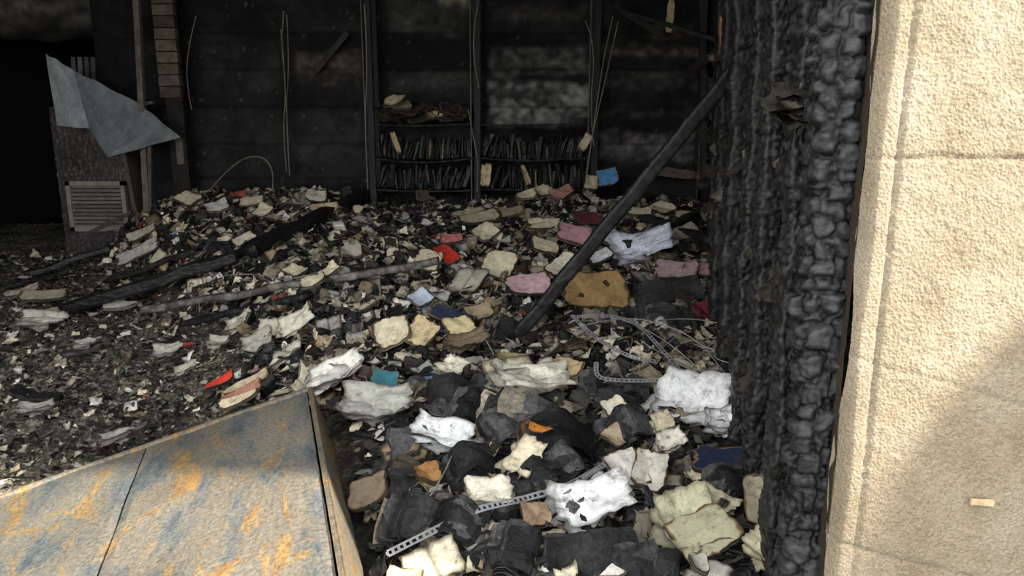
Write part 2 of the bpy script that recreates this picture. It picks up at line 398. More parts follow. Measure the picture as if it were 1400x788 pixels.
for i in range(2):
    for r,z in enumerate([sz[0],sz[1],sz[0]-.27]):
        x=ux[i]+.05; sg=sag[min(r,1)]
        while x<ux[i+1]-.06:
            t=random.uniform(.008,.026); hh=random.uniform(.16,.235)*(1-.3*(random.random()<.2)); lean=random.uniform(-.15,.15)+(.3 if noise.noise(Vector((x*3,r,i)))>.1 else 0)
            k=random.choice((.4,.7,1.1,1.6,2.8)); c=np.array((.024,.0235,.0225))*k
            q=random.random()
            if q<.02: c=np.array((.30,.22,.12))
            elif q<.08: c=np.array((.10,.075,.05))
            zz_=z-sg*math.sin((x-ux[i])/(ux[i+1]-ux[i])*math.pi)
            R=Matrix.Rotation(lean,3,'Y')@Matrix.Rotation(random.uniform(-.15,.15),3,'Z')@Matrix.Rotation(math.pi/2,3,'Y')
            book(mb,(x+t/2,SY+.05+random.uniform(0,.05),zz_+hh/2+.005),R,hh,.16,t,c*.8,.2,0.004,14,6,rim=tuple(c),mid=tuple(c),layers=3,side=tuple(c*1.5),bite=.4)
            x+=t*.95
mb.build('shelved_charred_books',M_charbook,False,root)
mb=MB()
tops=[(540,138,(.72,.62,.42),.2,.25),(560,152,(.05,.045,.04),.2,.2),(592,155,(.66,.56,.34),.16,.3),(535,157,(.06,.05,.04),.2,0),(610,160,(.05,.045,.04),.2,.3),(575,162,(.04,.04,.04),.25,0),(628,156,(.05,.05,.04),.15,.5),(548,145,(.3,.25,.17),.2,.1),(615,150,(.03,.03,.03),.2,.4)]
for px,py,c,w,tl in tops:
    p=at(px,py,SY+.12); book(mb,p,orient((0,-.5,1),random.uniform(-.6,.6),tl*.5,random.uniform(-.3,.3)),w,.17,.02,c,.2,.02,18)
for k in range(40):
    p=at(random.uniform(520,640),random.uniform(150,166),SY+.05+random.random()*.2); sheet(mb,p,orient((0,-.3,1),random.uniform(0,6),random.uniform(-.5,.5)),.12,.12,np.array((.03,.027,.024))*random.choice((1,.6,.8,3)),.3,.3,.2,6)
mb.build('shelf_top_papers',M_paper,False,root)
mb=MB()
slab(mb,at(991,20,4.2),at(991,155,4.2),.055,.03,(.42,.20,.06),Vector((0,1,0)),.3,8)
slab(mb,at(918,0,6.3),at(914,44,6.2),.06,.015,(.62,.45,.28),Vector((0,1,0)),.6,6)
slab(mb,at(960,-20,6.0),at(962,250,6.0),.05,.05,(.02,.02,.02),Vector((0,1,0)),.2,12)
slab(mb,at(1000,60,5.2),at(840,12,6.4),.05,.03,(.03,.028,.025),Vector((0,0,1)),.3,12)
slab(mb,at(840,10,6.4),at(905,48,6.4),.05,.03,(.03,.028,.025),Vector((0,1,0)),.3,8)
slab(mb,at(430,100,6.5),at(475,45,6.5),.05,.03,(.022,.02,.018),Vector((0,1,0)),.3,8)
slab(mb,at(940,100,6.2),at(1000,55,5.2),.05,.03,(.06,.05,.045),Vector((0,1,0)),.3,8)
slab(mb,at(885,232,6.35),at(950,240,6.3),.08,.03,(.08,.055,.045),Vector((0,1,0)),.3,6)
mb.build('wall_battens',M_shelf)
# ------------------------------------------------------------------ left group
root=empty('charred_cabinet'); CY=6.35
mb=MB(); a=at(66,141,CY); b_=at(184,330,CY)
V=[];C=[]; nx_,nz_=70,110
for j in range(nz_):
    for i in range(nx_):
        x=a.x+(b_.x-a.x)*i/(nx_-1); z=.3+(a.z-.3)*j/(nz_-1)
        D,_=noise.voronoi(Vector((x*26,z*26,7)),distance_metric='CHEBYCHEV'); e=min(1,(D[1]-D[0])*2); k=(.4+.7*e)*(1+.5*noise.noise(Vector((x*4,z*4,0))))
        V.append((x,CY-.012*e,z-.12*max(0,(.3-i/nx_))*(j/nz_))); C.append((.085*k,.075*k,.07*k))
mb.add(V,gridf(nz_,nx_),np.array(C))
box(mb,a.x,b_.x,CY+.0,CY+.45,.3,a.z-.03,(.03,.028,.026))
box(mb,b_.x,b_.x+.02,CY-.02,CY+.45,.3,a.z-.03,(.05,.04,.035))
mb.build('carcass',M_char,True,root)
mb=MB(); g0=at(90,248,CY-.04); g1=at(178,316,CY-.04); gc=(.26,.235,.20)
for x0,x1,z0,z1 in((g0.x,g1.x,g0.z-.035,g0.z),(g0.x,g1.x,g1.z,g1.z+.035),(g0.x,g0.x+.035,g1.z,g0.z),(g1.x-.035,g1.x,g1.z,g0.z)): box(mb,x0,x1,CY-.06,CY-.02,z0,z1,gc)
for k in range(11):
    z=g1.z+.045+(g0.z-g1.z-.09)*k/10
    slab(mb,(g0.x+.03,CY-.045,z),(g1.x-.03,CY-.045,z),.03,.006,np.array((.30,.27,.22))*random.uniform(.7,1.2),Vector((0,-.6,1)).normalized(),.05,6)
mb.build('vent_grille',M_metal,False,root)
mb=MB()
slab(mb,at(186,-20,6.1),at(202,300,6.1),.045,.045,(.12,.10,.08),Vector((0,1,0)),.1,14)
slab(mb,at(168,200,6.0),at(190,310,6.0),.03,.03,(.06,.05,.04),Vector((0,1,0)),.2,10)
slab(mb,at(205,200,6.05),at(206,300,6.05),.03,.03,(.09,.06,.045),Vector((0,1,0)),.2,10)
slab(mb,at(110,325,5.9),at(180,290,5.9),.03,.03,(.05,.045,.04),Vector((0,1,0)),.2,6)
mb.build('burnt_door_frame',M_shelf)
mb=MB(); p=at(222,-10,6.3); q=at(222,135,6.3); nrib=9
for k in range(nrib):
    z0=p.z+(q.z-p.z)*k/nrib; z1=p.z+(q.z-p.z)*(k+.9)/nrib
    box(mb,p.x-.085,p.x+.085,6.27,6.33,z1,z0,np.array((.13,.10,.075))*random.uniform(.5,1.2))
box(mb,p.x-.07,p.x+.07,6.33,6.4,.4,3.0,(.02,.018,.016))
box(mb,p.x-.0,p.x+.06,6.28,6.33,at(0,225,6.3).z,at(0,190,6.3).z,(.12,.10,.08))
mb.build('masonry_pier',M_wall)
mb=MB()
for k in range(9):
    x=100+k*9; slab(mb,at(x,78,6.7),at(x+3,130,6.7),.04,.015,np.array((.16,.16,.16))*random.uniform(.5,1.3),Vector((0,1,0)),.2,4)
slab(mb,at(95,132,6.65),at(205,128,6.65),.06,.03,(.2,.2,.19),Vector((0,0,1)),.2,6)
slab(mb,at(150,150,6.3),at(210,140,6.3),.05,.03,(.16,.16,.16),Vector((0,0,1)),.3,6)
mb.build('slatted_rack',M_metal)
mb=MB()
A=at(62,73,6.15);B=at(100,96,6.1);Cc=at(188,140,6.1);D=at(247,188,6.0);E=at(147,215,5.95);F_=at(122,176,6.1);G=at(78,172,6.2)
def patch(mb,a,b_,c,d,col,n=10,z=.012):
    V=[];C=[]
    for i in range(n):
        for j in range(n):
            u=i/(n-1);v=j/(n-1); p=(a*(1-u)+b_*u)*(1-v)+(d*(1-u)+c*u)*v
            p=p+Vector((0,z*noise.noise(Vector((u*3,v*3,a.x))),z*noise.noise(Vector((u*4,v*4,9)))))
            k=1+.35*noise.noise(Vector((u*4,v*4,2)))
            V.append(tuple(p));C.append(np.array(col)*k)
    mb.add(V,gridf(n,n),np.array(C))
patch(mb,A,B,F_,G,(.36,.39,.40)); patch(mb,B,Cc,E,F_,(.17,.19,.20)); patch(mb,Cc,D,E,E+Vector((.001,0,0)),(.17,.185,.19))
o=mb.build('bent_metal_sheet',M_metal,False); sm=o.modifiers.new('s','SOLIDIFY'); sm.thickness=.004
# ------------------------------------------------------------------ fallen timbers
mb=MB()
charbeam(mb,at(1040,52,3.5),ground(706,462,.05),.07,.04,.05,.05,.004,.009,(.018,.0175,.017),seed=31,wob=.005,crack=.5,ex=14)
mb.build('fallen_rafter',M_char,True)
def gb(name,pts,w,h,col,lift=.04,cw=.04,seed=1,res=.012,amp=.006):
    # lay the member so that it rests on the high spots of the heap
    mb=MB()
    for extra in np.arange(0,.5,.02):
        a=ground(*pts[0],lift+extra);b_=ground(*pts[1],lift+extra)
        if all((lambda p:p.z>hgt(p.x,p.y)+.05)(a.lerp(b_,q)) for q in np.linspace(.05,.95,19)): break
    charbeam(mb,a,b_,w,h,cw,cw,amp,res,col,side=Vector((0,0,1)),seed=seed,wob=.01,crack=.3,ex=9)
    return mb.build(name,M_char,True)
gb('fallen_metal_bar',[(195,424),(600,358)],.045,.05,(.13,.12,.10),.07,.09,41,.012,.002)
gb('fallen_timber',[(100,420),(330,350)],.08,.24,(.02,.019,.018),.08,.06,42)
gb('fallen_timber',[(340,344),(505,264)],.09,.13,(.02,.019,.018),.10,.05,43)
gb('fallen_timber',[(85,488),(135,472)],.03,.08,(.07,.065,.06),.03,.05,44)
gb('fallen_timber',[(40,375),(150,340)],.05,.06,(.03,.03,.028),.07,.05,45)
gb('fallen_timber',[(880,300),(975,330)],.06,.08,(.03,.028,.027),.12,.04,46)
gb('fallen_timber',[(260,440),(420,405)],.04,.09,(.02,.02,.02),.06,.05,47)
gb('fallen_timber',[(855,335),(960,290)],.05,.07,(.04,.037,.035),.14,.04,48)
gb('fallen_timber',[(20,535),(75,548)],.03,.09,(.03,.03,.03),.03,.04,49)
gb('fallen_timber',[(150,385),(270,345)],.04,.10,(.04,.037,.033),.08,.05,50)
gb('fallen_timber',[(860,640),(1070,600)],.03,.04,(.016,.016,.016),.06,.03,51,.008)
gb('fallen_timber',[(715,470),(800,425)],.04,.05,(.04,.028,.024),.06,.03,52,.008)
gb('fallen_timber',[(0,395),(90,372)],.03,.06,(.05,.046,.04),.05,.05,53)
# ------------------------------------------------------------------ wires & perforated straps
def wires(name,paths,rad,col):
    cu=bpy.data.curves.new(name,'CURVE'); cu.dimensions='3D'; cu.bevel_depth=rad; cu.bevel_resolution=2
    for pts in paths:
        s=cu.splines.new('NURBS'); s.points.add(len(pts)-1); s.use_endpoint_u=True; s.order_u=3
        for q,p in zip(s.points,pts): q.co=(*p,1)
    o=bpy.data.objects.new(name,cu); S.collection.objects.link(o)
    m,nt,b=newmat(name+'_mat'); n=noise_n(nt,40); r=ramp(nt,n.outputs[0],[(.3,tuple(np.array(col)*.4)),(.7,col)]); nt.links.new(r.outputs[0],b.inputs['Base Color']); b.inputs['Roughness'].default_value=.6
    cu.materials.append(m)
W=[]
def wl(D,*pts): W.append([at(x,y,D) for x,y in pts])
wl(6.4,(388,15),(384,60),(392,120),(386,180),(392,235)); wl(6.42,(392,20),(396,90),(390,150),(396,240)); wl(6.38,(384,40),(390,110),(394,200))
wl(6.4,(268,22),(258,60),(254,110),(262,150)); wl(6.1,(372,262),(376,235),(358,211),(320,220),(285,262))
wl(6.1,(838,22),(825,80),(818,130),(800,255)); wl(6.1,(800,28),(815,60),(806,150),(812,200)); wl(6.1,(845,30),(830,100),(806,200),(798,262))
wl(6.1,(640,150),(648,190),(655,230),(652,262)); wl(6.1,(655,120),(640,60),(655,0)); wl(6.1,(498,5),(503,80),(498,180),(503,250)); wl(4.1,(1000,60),(985,120),(990,180))
wires('hanging_wires',W,.0046,(.24,.195,.14))
W=[]
def wg(l,*pts): W.append([ground(x,y,l) for x,y in pts])
wg(.11,(585,398),(625,430),(660,455),(682,500),(690,520)); wg(.12,(930,470),(975,460),(1015,470),(960,490),(1005,500)); wg(.09,(700,640),(690,660),(672,700)); wg(.12,(880,470),(930,500),(985,520))
wg(.12,(850,440),(900,455),(950,500)); wg(.12,(1000,470),(1012,420),(990,380)); wg(.12,(870,510),(910,470),(940,450)); wg(.1,(300,380),(350,372),(400,390),(470,360))
wg(.13,(790,450),(850,430),(930,450),(980,490),(1010,465)); wg(.13,(900,440),(960,430),(1015,455)); wg(.12,(930,530),(960,480),(1000,440)); wg(.11,(960,470),(990,520),(1040,560)); wg(.1,(620,620),(600,670),(560,720))
wires('loose_wires',W,.0032,(.3,.28,.25))
def strap(name,pts,w=.026,col=(.24,.245,.25),lift=.09):
    P_=[ground(x,y,lift+l) for x,y,l in pts]
    Q=[];n=len(P_)
    for i in range(n-1):
        p0=P_[max(0,i-1)];p1=P_[i];p2=P_[i+1];p3=P_[min(n-1,i+2)]
        for t in np.linspace(0,1,40,endpoint=False):
            Q.append(.5*((2*p1)+(p2-p0)*t+(2*p0-5*p1+4*p2-p3)*t*t+(-p0+3*p1-3*p2+p3)*t**3))
    Q.append(P_[-1]); mb=MB()
    R_=[Q[0]];acc=0
    for a,b_ in zip(Q,Q[1:]):
        acc+=(b_-a).length
        if acc>.008: R_.append(b_);acc=0
    up=Vector((0,-.5,1))
    for k in range(len(R_)-1):
        a,b_=R_[k],R_[k+1]; d=(b_-a).normalized(); s=d.cross(up).normalized()
        c=np.array(col)*(.8+.4*noise.noise(a*8)+.1)
        for off,ww in((-w*.36,w*.26),(w*.36,w*.26)):
            slab(mb,a+s*off,b_+s*off,ww,.002,c,up,0,1)
        if k%2==0: slab(mb,a-s*w*.26,a+s*w*.26,.009,.002,c*.9,up,0,1)
    return mb.build(name,M_metal)
strap('perforated_metal_strap',[(530,758,.03),(580,735,.03),(650,703,.03),(720,683,.03),(780,664,.03),(832,632,.03)],.026)
strap('perforated_metal_strap',[(815,497,.06),(822,520,.05),(880,522,.05),(930,520,.05)],.022,(.34,.34,.34))
strap('perforated_metal_strap',[(782,434,.06),(815,462,.06),(860,488,.06),(900,497,.05)],.024,(.30,.30,.30))
strap('perforated_metal_strap',[(785,434,.07),(830,432,.08),(870,446,.08),(905,480,.06),(936,516,.05)],.022)
# ------------------------------------------------------------------ slate tile panel (foreground left)
A=Vector((-.848,2.90,.55)); e1=Vector((-1.09,-.36,-.30)); e2=Vector((.42,-1.31,0)); d1=e1.normalized(); d2=(e2-d1*e2.dot(d1)).normalized()
nn_=d1.cross(d2).normalized(); 
if nn_.z<0: nn_=-nn_
root=empty('slate_tiled_panel'); 
R=Matrix((d1,d2,nn_)).transposed()
def tile(name,u0,u1,v0,v1,w0,w1,tint):
    mb=MB(); n=26; V=[];C=[]
    for i in range(n):
        for j in range(n):
            u=u0+(u1-u0)*i/(n-1); v=v0+(v1-v0)*j/(n-1); k=1+.3*noise.noise(Vector((u*3,v*3,w0)))
            edge=min(i,j,n-1-i,n-1-j)
            u_=u+(.004*noise.noise(Vector((v*30,u0,1))) if edge==0 else 0)
            z=w1+.006*noise.noise(Vector((u*5,v*5,4)))+.002*noise.noise(Vector((u*25,v*25,4)))-(.005 if edge==0 else 0)
            V.append((u_,v,z)); C.append(np.array(tint)*k)
    mb.add(V,gridf(n,n),np.array(C))
    box(mb,u0,u1,v0,v1,w0,w1-.010,np.array(tint)*.5)
    return mb.build(name,M_slate,False,root)
Lc=.64; gp=.006
for i in range(2):
    u0=.012+i*(Lc+gp)
    tile('tile',u0,u0+Lc,0,2.12,-.02,.0,(.95,.93,.9) if i==0 else (.85,.88,.9))
mb=MB(); box(mb,.02,1.32,.01,2.12,-.30,-.022,(.35,.33,.3)); mb.build('substrate',M_stone,False,root)
mb=MB(); box(mb,-.0,1.32,-.022,-.004,-.05,.004,(1.3,1.15,1.0)); mb.build('edge_rim',M_slate,False,root)
mb=MB(); 
V=[];C=[];n=40
for i in range(n):
    for j in range(8):
        v=-.02+2.15*i/(n-1); q=j/7
        V.append((-.012-.012*q+.003*noise.noise(Vector((v*12,q*4,2))),v,.004-.27*q)); C.append((.8,.72,.6))
mb.add(V,gridf(n,8),np.array(C)); box(mb,-.014,.004,-.02,2.13,-.26,.003,(.9,.8,.65)); mb.build('edge_tile',M_slate,False,root)
root.matrix_world=Matrix.Translation(A)@R.to_4x4()
# ------------------------------------------------------------------ scatter
def rnd_xy():
    while True:
        y=1.86+4.6*random.random()**.9; x=random.uniform(-.78*y-.3,wallx(y)-.12)
        if y>6.1 and x>-1.4: continue
        return x,y
def rightw(x,y):
    a=aL(y); return sstep(a,a+.9,x)
def onpanel(x,y):
    p=Vector((x,y,.4))-A; u=p.dot(d1); v=p.dot(d2); return -.12<u<1.4 and -.12<v<2.2
mb=MB()
def chunk(mb,loc,s,col):
    v=np.array([(a,b_,c) for a in(-1,1) for b_ in(-1,1) for c in(-1,1)],float)+rs.uniform(-.4,.4,(8,3))
    v*=np.array((s*rs.uniform(.5,1.6),s*rs.uniform(.4,1),s*rs.uniform(.2,.6)))*.5
    f=[(0,1,3,2),(4,6,7,5),(0,4,5,1),(2,3,7,6),(0,2,6,4),(1,5,7,3)]
    mb.add(xf(v,orient((0,0,1),rs.rand()*6.28,rs.uniform(-.7,.7),rs.uniform(-.7,.7)),loc),f,col)
for k in range(9000):
    x,y=rnd_xy()
    if onpanel(x,y): continue
    rw=rightw(x,y)
    s=random.choice((.012,.02,.03,.045))*random.uniform(.7,1.4)*(1 if rw>.4 else .5)
    c=np.array((.015,.0147,.0145))*random.choice((.5,.8,1,1.6,6 if rw<.4 else 2))
    chunk(mb,(x,y,hgt(x,y)+.01),s,c)
for k in range(1800):
    x,y=rnd_xy(); rw=rightw(x,y)
    if onpanel(x,y) or (rw<.3 and random.random()>.25): continue
    a=random.uniform(0,6.28); L=random.uniform(.05,.2); z=hgt(x,y)+(.04 if rw>.3 else .015); t=random.uniform(-.3,.4)*(1 if rw>.3 else .2)
    d=Vector((math.cos(a)*math.cos(t),math.sin(a)*math.cos(t),math.sin(t)))*L
    slab(mb,(x,y,z),Vector((x,y,z))+d,random.uniform(.006,.025),random.uniform(.003,.010),np.array((.018,.0175,.017))*random.choice((.6,1,2,3)),jag=.4,seg=3)
mb.build('charcoal_debris',M_charbook)
mb=MB()
def edgeR():
    a=random.uniform(0,6.28); lean=random.uniform(.25,.9)
    n=Vector((math.cos(a),math.sin(a)*.9,lean)).normalized()
    return Vector((0,0,1)).rotation_difference(n).to_matrix()
for k in range(800):
    x,y=rnd_xy(); w_=rightw(x,y)
    if onpanel(x,y) or random.random()>w_*.95+.03: continue
    s=random.uniform(.07,.14); n_=tn(x,y); c=np.array((.013,.0127,.0125))*random.choice((.6,1,1.5,2))
    book(mb,(x,y,hgt(x,y)+random.uniform(-.01,.04)),orient(n_,random.uniform(0,6.28),random.gauss(0,.5),random.gauss(0,.5)),s,s*random.uniform(.6,.8),random.uniform(.006,.02),c,.22,random.uniform(-.02,.03),18,7,rim=tuple(c*.8),mid=tuple(c*1.3),layers=5,side=tuple(c*3),bite=.5)
for k in range(1050):
    x,y=rnd_xy()
    if onpanel(x,y) or rightw(x,y)<.5: continue
    near=y<3.2
    s=random.uniform(.10,.18) if near else random.uniform(.08,.14); ed=random.random()<.45
    bc=(.028,.0275,.0265) if near else (.018,.0175,.017)
    tint=random.choice((None,(.34,.26,.16),(.14,.12,.09),(.5,.42,.28)))
    if ed: stack(mb,(x,y,hgt(x,y)+.01),edgeR(),s,s*.75,random.uniform(.04,.08),bc,random.randint(12,18),random.uniform(-.05,.05),tint=tint,bend=random.uniform(.01,.03),tp=.15,gap=.45)
    else: stack(mb,(x,y,hgt(x,y)+.03),orient(tn(x,y),random.uniform(0,6.28),random.gauss(0,.35),random.gauss(0,.35)),s,s*.7,random.uniform(.02,.045),bc,random.randint(8,13),random.uniform(-.15,.15),tint=tint,tp=.15)
mb.build('charred_book_heap',M_charbook)
mb=MB()
def palecol():
    q=random.random()
    if q<.5: c=np.array((.70,.62,.45))
    elif q<.85: c=np.array((.71,.67,.59))
    elif q<.975: c=np.array((.36,.27,.17))
    else: c=np.array(random.choice(((.48,.06,.04),(.5,.30,.32),(.24,.08,.06),(.18,.28,.46))))
    return c*random.uniform(.45,1.15)
for k in range(1900):
    x,y=rnd_xy(); w_=rightw(x,y)
    far=sstep(3.0,4.6,y)
    if onpanel(x,y) or random.random()>(.05+.85*far)*w_+.06: continue
    s=random.uniform(.05,.15)*(1 if w_>.4 else .6); c=palecol()
    book(mb,(x,y,hgt(x,y)+random.uniform(.02,.06)),orient(tn(x,y),random.uniform(0,6.28),random.gauss(.15,.4),random.gauss(0,.4)),s,s*random.uniform(.5,.8),random.choice((.002,.003,.006,.012)),c,.2,random.uniform(-.03,.05),20,9,inner=random.uniform(.75,.93),bite=.3)
for k in range(560):
    x,y=rnd_xy(); w_=rightw(x,y)
    if onpanel(x,y) or w_<.4 or (y<3.2 and random.random()<.6): continue
    s=random.uniform(.08,.15); q=random.random()
    if q<.45: openbook(mb,(x,y,hgt(x,y)+.05),orient(tn(x,y),random.uniform(0,6.28),random.gauss(.1,.35),random.gauss(0,.35)),s*.7,s,palecol(),5,.014,.08)
    elif q<.7: stack(mb,(x,y,hgt(x,y)+.02),edgeR(),s,s*.8,.05,(.05,.04,.03),13,random.uniform(-.05,.05),tint=tuple(palecol()),tp=.5)
    else: stack(mb,(x,y,hgt(x,y)+.05),orient(tn(x,y),random.uniform(0,6.28),random.gauss(0,.4),random.gauss(0,.4)),s,s*.7,.025,(.10,.085,.06),9,random.uniform(-.15,.15),tint=tuple(palecol()),tp=.5)
mb.build('part_burnt_books',M_paper)
mb=MB()
for k in range(13000):
    x,y=rnd_xy(); w_=rightw(x,y)
    if onpanel(x,y): continue
    s=random.uniform(.010,.042)*(1.0 if w_>.5 else .9)
    q=random.random()
    c=np.array((.66,.60,.46))*random.uniform(.25,1.1) if q<(.34 if y>3.2 or w_<.4 else .2) else np.array((.12,.11,.09))*random.uniform(.15,2)
    nrm=(random.gauss(0,.3),random.gauss(0,.3),1)
    ang=np.sort(rs.rand(6)*6.28); rr=s*rs.uniform(.5,1,6)
    V=[(0,0,s*.2)]+[(rr[i]*math.cos(ang[i]),rr[i]*math.sin(ang[i])*.7,rs.uniform(-.3,.6)*s) for i in range(6)]
    cc=np.array([c]+[c*.6]*6)
    mb.add(xf(V,orient(nrm,random.uniform(0,6.28)),(x,y,hgt(x,y)+random.uniform(.012,.035))),[(0,i+1,(i+1)%6+1) for i in range(6)],cc)
for k in range(2900):
    x,y=rnd_xy(); w_=rightw(x,y)
    if onpanel(x,y) or random.random()>w_*.8+.25: continue
    near=y<3.2
    s=random.uniform(.03,.12)*(1 if w_>.4 else .8); c=palecol()*(1.1 if near else 1)
    if near and random.random()<.68: c=c*.07
    sheet(mb,(x,y,hgt(x,y)+random.uniform(.03,.06)),orient(tn(x,y),random.uniform(0,6.28),random.gauss(0,.3),random.gauss(0,.3)),s,s*random.uniform(.5,.9),c,random.uniform(-.25,.35),.10,.3,8,fold=random.choice((0,0,.25)))
mb.build('paper_scraps',M_paper)
# ------------------------------------------------------------------ recognisable individual items
mb=MB(); mbc=MB()
def H(kind,px,py,wpx,hpx,col,yaw=0,tilt=.35,lift=.10,t=.018,**k):
    p=ground(px,py,lift); dist=(p-Vector((0,0,CAMH))).length
    w=wpx*dist/1000; d=hpx*dist/1000/max(.35,math.sin(math.radians(25)+tilt)); d=min(d,w*1.6)
    n=(tn(p.x,p.y)+Vector((0,-math.tan(tilt)*.8,0))).normalized(); R_=orient(n,yaw,0,random.uniform(-.15,.15))
    if kind=='b': book(mb,p,R_,w,d,t,col,**dict(dict(burn=.10,curl=.02,seg=36,bite=.10,inner=.90),**k))
    if kind=='s':
        sheet(mb,p,R_,w,d,col,**dict(dict(curl=.10,crump=.10,burn=.18,n=15,fold=.12,fine=.5),**k))
        sheet(mb,p-Vector((0,0,.012)),R_@Matrix.Rotation(.35,3,'Z'),w,d*.9,np.array(col)*.85,curl=.1,crump=.08,burn=.2,n=11,fold=.06)
        sheet(mb,p-Vector((.2*w,0,.02)),R_@Matrix.Rotation(-.5,3,'Z'),w*.8,d*.9,np.array(col)*.65,curl=.1,crump=.08,burn=.2,n=11)
    if kind=='o': openbook(mb,p,R_,w/2,d,col,8,**k)
    if kind=='k': stack(mbc,p,R_,w,d,t,col,**k)
    if kind=='e':
        n=Vector((math.sin(yaw),-math.cos(yaw)*1.0,.7)).normalized()
        stack(mbc,p-Vector((0,0,.06)),orient(n,0),w,.15,hpx*dist/1000*1.0,col,**k)
items=[
('b',537,455,50,38,CREAM,.3),('b',577,458,42,36,(.66,.52,.3),-.5),('b',628,450,42,30,(.70,.58,.32),.5),('b',683,364,46,34,CREAM,-.4),('b',664,318,34,26,CREAM,.6),
('b',722,390,66,32,(.66,.44,.47),.15),('b',786,322,52,26,(.62,.34,.38),-.1),('b',803,300,42,24,(.20,.05,.06),.4),('b',610,349,26,30,(.68,.04,.03),.7),('b',618,327,32,14,(.55,.2,.18),.2),
('b',586,359,36,28,CREAM,-.2),('o',640,385,44,44,(.6,.56,.44),-.3),('b',744,308,30,36,CREAM,1.4),('b',745,338,40,20,CREAM,-.1),('b',772,366,52,30,(.78,.72,.56),.7),('b',742,262,26,18,CREAM,.7),('b',720,268,28,14,CREAM,.2),
('b',838,326,46,30,(.72,.70,.80),-.6),('s',880,340,84,36,(.74,.74,.85),0),('b',905,285,30,26,CREAM,.5),('b',876,291,34,14,CREAM,-.4),('b',768,264,34,18,(.5,.25,.2),.4),
('b',925,370,60,22,(.42,.3,.3),-.3),('b',962,428,34,28,(.16,.02,.03),.2),('b',955,368,40,18,(.38,.22,.23),-.5),('b',820,352,36,16,(.7,.7,.7),.4),
('b',618,434,66,24,(.03,.038,.07),-.25),('b',575,410,30,22,(.5,.56,.66),.8),('b',526,521,38,20,(.05,.18,.22),0),('b',302,523,42,10,(.62,.05,.03),.2),('b',338,525,70,12,(.5,.42,.28),.15),('b',332,538,60,12,(.42,.2,.13),.1),('b',328,549,56,12,(.7,.58,.4),.1),
('s',462,514,88,34,(.74,.72,.64),.1),('s',515,556,95,40,(.40,.39,.34),.1),('s',395,487,52,18,(.5,.48,.38),0),('s',408,442,54,26,(.6,.57,.45),.3),('s',355,470,44,22,(.38,.36,.3),.3),('s',372,452,40,20,(.5,.46,.36),-.3),
('b',432,270,28,18,(.7,.67,.55),.2),('b',443,286,40,16,(.7,.58,.36),-.1),('b',297,283,30,20,(.7,.68,.6),.5),('b',258,273,32,16,CREAM,-.5),('b',326,267,22,10,(.4,.1,.08),.3),('b',345,277,34,12,(.6,.5,.36),0),('b',195,320,44,10,(.5,.46,.36),.1),('b',190,345,60,14,(.5,.48,.42),.2),('b',165,418,46,14,(.65,.63,.55),-.3),('s',60,440,52,14,(.5,.48,.4),.1),
('b',60,405,50,14,(.42,.38,.28),.3),('b',30,400,40,10,(.4,.38,.3),.4),('b',428,385,36,18,CREAM,.2),('b',405,372,30,16,(.6,.54,.36),-.5),('b',450,372,30,14,CREAM,.7),('b',335,330,30,18,(.65,.6,.44),.7),('b',480,345,30,20,(.45,.42,.35),.3),('b',360,290,24,18,CREAM,1),
('s',728,525,116,50,(.76,.73,.60),.25),('o',700,510,80,40,CREAM,.5),('b',775,503,46,22,(.55,.42,.24),-.6),('b',700,497,50,20,(.35,.28,.15),.2),('s',618,505,40,30,(.7,.64,.5),.9),
('s',605,598,88,34,(.76,.76,.74),-.2),('b',583,648,36,28,(.38,.19,.07),.3),('b',505,675,60,34,(.28,.22,.15),.1),('s',718,628,44,60,CREAM,-.5),('s',668,678,66,34,(.74,.68,.54),.2),
('s',808,688,112,50,(.74,.73,.71),.35),('b',856,645,50,60,(.74,.70,.62),.2),('b',888,645,46,56,(.72,.67,.56),-.3),('b',843,562,32,30,(.7,.64,.5),.4),('s',948,552,104,64,(.82,.81,.79),-.4),('s',1005,574,70,30,(.8,.79,.77),.1),('s',918,603,40,22,(.7,.65,.54),.2),('s',906,580,30,22,(.58,.5,.35),.2),
('b',1000,632,100,34,(.018,.026,.055),-.35),('s',945,715,86,70,(.52,.49,.33),.2),('b',962,735,84,50,(.42,.39,.26),.4),('b',1050,685,62,56,(.42,.36,.25),-.2),('s',1058,622,34,30,(.74,.70,.62),.2),('b',732,708,40,28,(.28,.19,.12),.2),('o',592,772,74,40,(.72,.64,.46),.4),('b',553,798,50,28,(.6,.5,.3),-.2),
('s',1050,750,40,70,(.56,.5,.33),.5),('s',980,690,40,40,(.6,.53,.37),.8),('s',1030,545,50,20,(.72,.7,.65),-.4),('b',843,600,34,26,(.4,.32,.22),.7),('b',955,775,22,22,(.4,.38,.33),0),
('s',640,470,60,20,(.18,.14,.09),.4),('b',655,430,40,20,(.35,.28,.18),.4),('b',655,300,60,14,(.45,.40,.28),.5),('b',640,292,50,10,(.5,.45,.3),.4),('b',935,320,44,22,(.4,.37,.3),.3),('b',940,295,36,12,(.5,.42,.28),.1),('b',700,290,36,16,(.35,.3,.2),.1),
('s',120,470,34,8,(.4,.38,.32),0),('s',230,480,36,12,(.45,.42,.36),.4),('s',160,600,40,10,(.3,.28,.24),.4),('s',310,585,36,14,(.5,.46,.38),.2),('s',255,505,30,10,(.4,.38,.3),.4),('s',50,560,40,8,(.3,.28,.24),.1),('s',330,440,40,14,(.5,.47,.38),.3),('s',300,470,34,12,(.45,.42,.35),-.3)]
for it in items: H(*it[:7],tilt=.35)
H('b',812,397,96,58,(.44,.28,.12),.15,.55,.13,.010,burn=.12,curl=.03,bite=.08,inner=.94)
